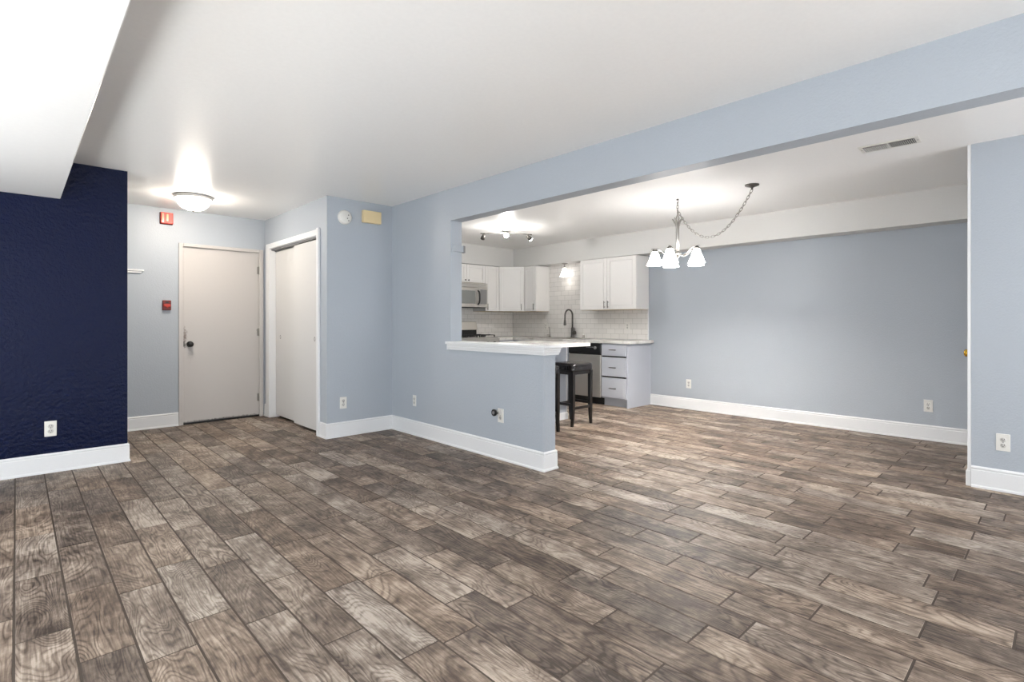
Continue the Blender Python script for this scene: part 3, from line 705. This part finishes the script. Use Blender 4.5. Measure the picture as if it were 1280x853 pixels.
m.tube([(0, -.006, -.28), (0, .02, -.20), (0, 0, -.15), (0, -.02, -.20), (0, .006, -.28)], .0035, 6)
m.cyl((0, 0, -.125), (0, 0, -.15), .006, n=10)
m.cyl((0, 0, -.27), (0, 0, -.545), .015, n=14)
m.build('column', 'nickel', t)
m = MB(); m.lathe([(.012, -.535), (.030, -.545), (.034, -.56), (.026, -.580), (.014, -.595), (.006, -.605), (.009, -.615), (.001, -.622)], n=24); m.build('hub', 'nickel', t)
view = math.degrees(math.atan2(math.cos(R(43.3955)), math.sin(R(43.3955))))   # heading of the camera, from +x
RAD = .225
for i in range(5):
    a = R(view - 17.5 - 90 + (-109 + 72 * i)); u = Vector((math.cos(a), math.sin(a), 0))
    arm = MB().tube([u * .02 + Vector((0, 0, -.575)), u * .07 + Vector((0, 0, -.585)), u * .12 + Vector((0, 0, -.560)), u * .16 + Vector((0, 0, -.522)), u * .20 + Vector((0, 0, -.505)), u * (RAD + .03) + Vector((0, 0, -.503))], [.007, .007, .0065, .006, .0055, .004], 8)
    arm.lathe([(.001, -.500), (.008, -.503), (.001, -.508)], u * (RAD + .032), 8)
    arm.build('arm', 'nickel', t)
    c = u * RAD
    m = MB(); m.lathe([(.004, -.505), (.018, -.512), (.028, -.524), (.030, -.532), (.024, -.533)], c, 20); m.build('shade_holder', 'darknickel', t)
    o = glass_shade().build('shade', 'shade', t); o.location = c + Vector((0, 0, -.528)); o.rotation_euler = (0, 0, a)
    b = bulb_mesh().build('bulb', 'bulb', t); b.location = c + Vector((0, 0, -.550))

# ceiling vent
t = thing('ceiling_vent', 'white slotted air register in the dining ceiling', 'vent', (4.502, .865, H), 2)
MB().box(-.088, .088, -.175, .175, -.006, 0, bev=.003).build('frame', 'plastic', t)
MB().box(-.060, .060, -.150, .150, -.0075, -.0055).build('duct_opening', 'dark', t)
m = MB()
for i in range(27):
    y = -.145 + i * .0112; tilt = -20 if i < 13 else 15
    if i == 13: m.box(-.062, .062, y - .005, y + .005, -.013, -.004); continue
    T = Matrix.Translation((0, y, -.012)) @ Matrix.Rotation(R(tilt), 4, 'X')
    m.box(-.060, .060, -.0009, .0009, -.0035, .0035, T=T)
m.build('louvres', 'plastic', t)
for y in (-.163, .163): MB().cyl((0, y, -.008), (0, y, -.005), .004, n=10).build('screw', 'grey', t)

# ------------------------------------------------------------ wall devices (local: back on y=0, front towards -y)
def outlet(label, loc, rz, decora=False, w=.072, h=.118):
    t = thing('wall_outlet', label, 'outlet', loc, rz, 'wall outlets')
    MB().box(-w / 2, w / 2, -.006, 0, -h / 2, h / 2, bev=.002).build('cover_plate', 'plastic', t)
    for s in (-1, 1):
        m = MB(); m.lathe([(.001, .0085), (.0150, .0085), (.0165, .0065), (.0165, .005)], (0, 0, s * .0195), 20, T=Matrix.Rotation(R(90), 4, 'X'))
        so = m.build('socket', 'socket', t)
        k = MB()
        for dx in (-.0062, .0062): k.box(dx - .0015, dx + .0015, -.0092, -.0080, s * .0195 - .001, s * .0195 + .0075)
        k.cyl((0, -.0092, s * .0195 - .0075), (0, -.0080, s * .0195 - .0075), .0028, n=10)
        k.build('slots', 'dark', so)
    MB().cyl((0, -.0075, 0), (0, -.0055, 0), .003, n=10).build('screw', 'grey', t)
    return t
outlet('white outlet low on the navy wall', (.192, YB, .340), 0)
outlet('white outlet on the short wall right of the closet, below the smoke detector', (2.419, YS, .342), 0)
outlet('white outlet at the left end of the long half-wall, near the inner corner', (XP, 4.615, .354), -90, w=.060, h=.112)
outlet('white outlet behind the plugged-in device on the half wall', (XP, 3.292, .372), -90)
outlet('white outlet on the far wall left part, nearer the kitchen cabinets', (XF, 3.462, .339), -90)
outlet('white outlet on the far wall right part, nearer the brass knob', (XF, .933, .340), -90)
outlet('white outlet low on the nearest wall at the right, closest to the camera', (XK, .298, .338), -90)
outlet('white outlet in the tile behind the corner of the counter', (XF - .008, 6.05, 1.09), -90)
outlet('white outlet in the tile under the double-door cabinet', (XF - .008, 4.42, 1.10), -90)
# device plugged into the half wall outlet
t = thing('plug_in_device', 'small round black-faced device plugged into the half wall outlet', 'plug-in device', (XP - .0093, 3.292, .398), -90)
MB().box(-.022, .022, -.026, 0, -.020, .022, bev=.004, seg=2).build('plug_body', 'plastic', t)
m = MB(); m.tube([(0, -.024, .0), (-.008, -.045, -.004), (-.014, -.055, .002)], .006, 8).cyl((-.014, -.048, .004), (-.014, -.062, .004), .029, n=24); m.build('housing', 'dark', t)
m = MB(); m.cyl((-.014, -.0621, .004), (-.014, -.066, .004), .014, n=20); m.build('lens', 'grey', t)

t = thing('smoke_detector', 'round off-white smoke detector on the short wall', 'smoke detector', (2.430, YS, 2.232), 0)
X90 = Matrix.Rotation(R(90), 4, 'X')
MB().lathe([(.072, 0), (.074, .010), (.070, .026), (.055, .034), (.001, .036)], n=36, T=X90).build('body', 'plastic', t)
m = MB()
for dx, dz in ((.030, .022), (.018, -.012), (.032, -.034)): m.cyl((dx, -.0335, dz), (dx, -.0375, dz), .0055, n=12)
m.build('test_buttons', 'darknickel', t)
t = thing('door_chime', 'yellowed rectangular door chime box on the short wall', 'door chime', (2.722, YS, 2.268), 0)
MB().box(-.100, .100, -.010, 0, -.060, .060, bev=.002).build('back_plate', 'plastic', t)
MB().box(-.104, .104, -.052, -.008, -.064, .064, bev=.006, seg=2).build('cover', 'ivory', t)

t = thing('fire_alarm_strobe', 'square red fire alarm strobe high on the entry wall', 'fire alarm', (1.207, YR, 2.310), 0)
MB().box(-.062, .062, -.018, 0, -.066, .066, bev=.004).build('back_box', 'darkred', t)
MB().box(-.060, .060, -.045, -.016, -.062, .064, bev=.008, seg=2).build('housing', 'red', t)
m = MB(); m.box(-.012, .012, -.060, -.044, -.036, .044, bev=.004, seg=2); m.build('strobe_lens', 'lens', t)
m = MB(); m.box(-.046, -.030, -.047, -.044, -.050, .052, bev=.001)
m.build('side_panel', 'lens', t)
t = thing('fire_alarm_pull_station', 'small red fire alarm pull station beside the entry door', 'fire alarm', (1.209, YR, 1.350), 0)
MB().box(-.040, .040, -.034, 0, -.055, .055, bev=.006, seg=2).build('housing', 'darkred', t)
m = MB(); m.box(-.032, .032, -.044, -.032, -.018, .012, bev=.004).box(-.010, .010, -.048, -.032, -.030, -.014, bev=.003); m.build('pull_handle', 'red', t)
MB().box(-.016, .016, -.037, -.032, .024, .040, bev=.003).build('lock_recess', 'dark', t)

# thin wall ledge in the entry, bracket box on the jamb of the opening
t = thing('wall_ledge', 'thin white ledge on the entry wall beside the navy wall edge', 'shelf', (.30, YR, 1.720), 0)
MB().box(0, .70, -.030, 0, -.008, .008, bev=.002).build('board', 'trim', t)
MB().box(0, .68, -.018, 0, -.030, -.008, bev=.002).build('cleat', 'trim', t)
t = thing('jamb_bracket', 'small blue-painted box on the jamb of the kitchen opening', 'bracket', (XP + .072, YJ, 1.862), 0)
MB().box(-.062, .060, -.030, 0, -.030, .030, bev=.003).build('box', 'wall', t)
MB().box(.060, .082, -.030, .0, -.034, .034, bev=.002).cyl((.069, -.022, .012), (.069, -.025, .012), .004, n=8).build('end_plate', 'grey', t)
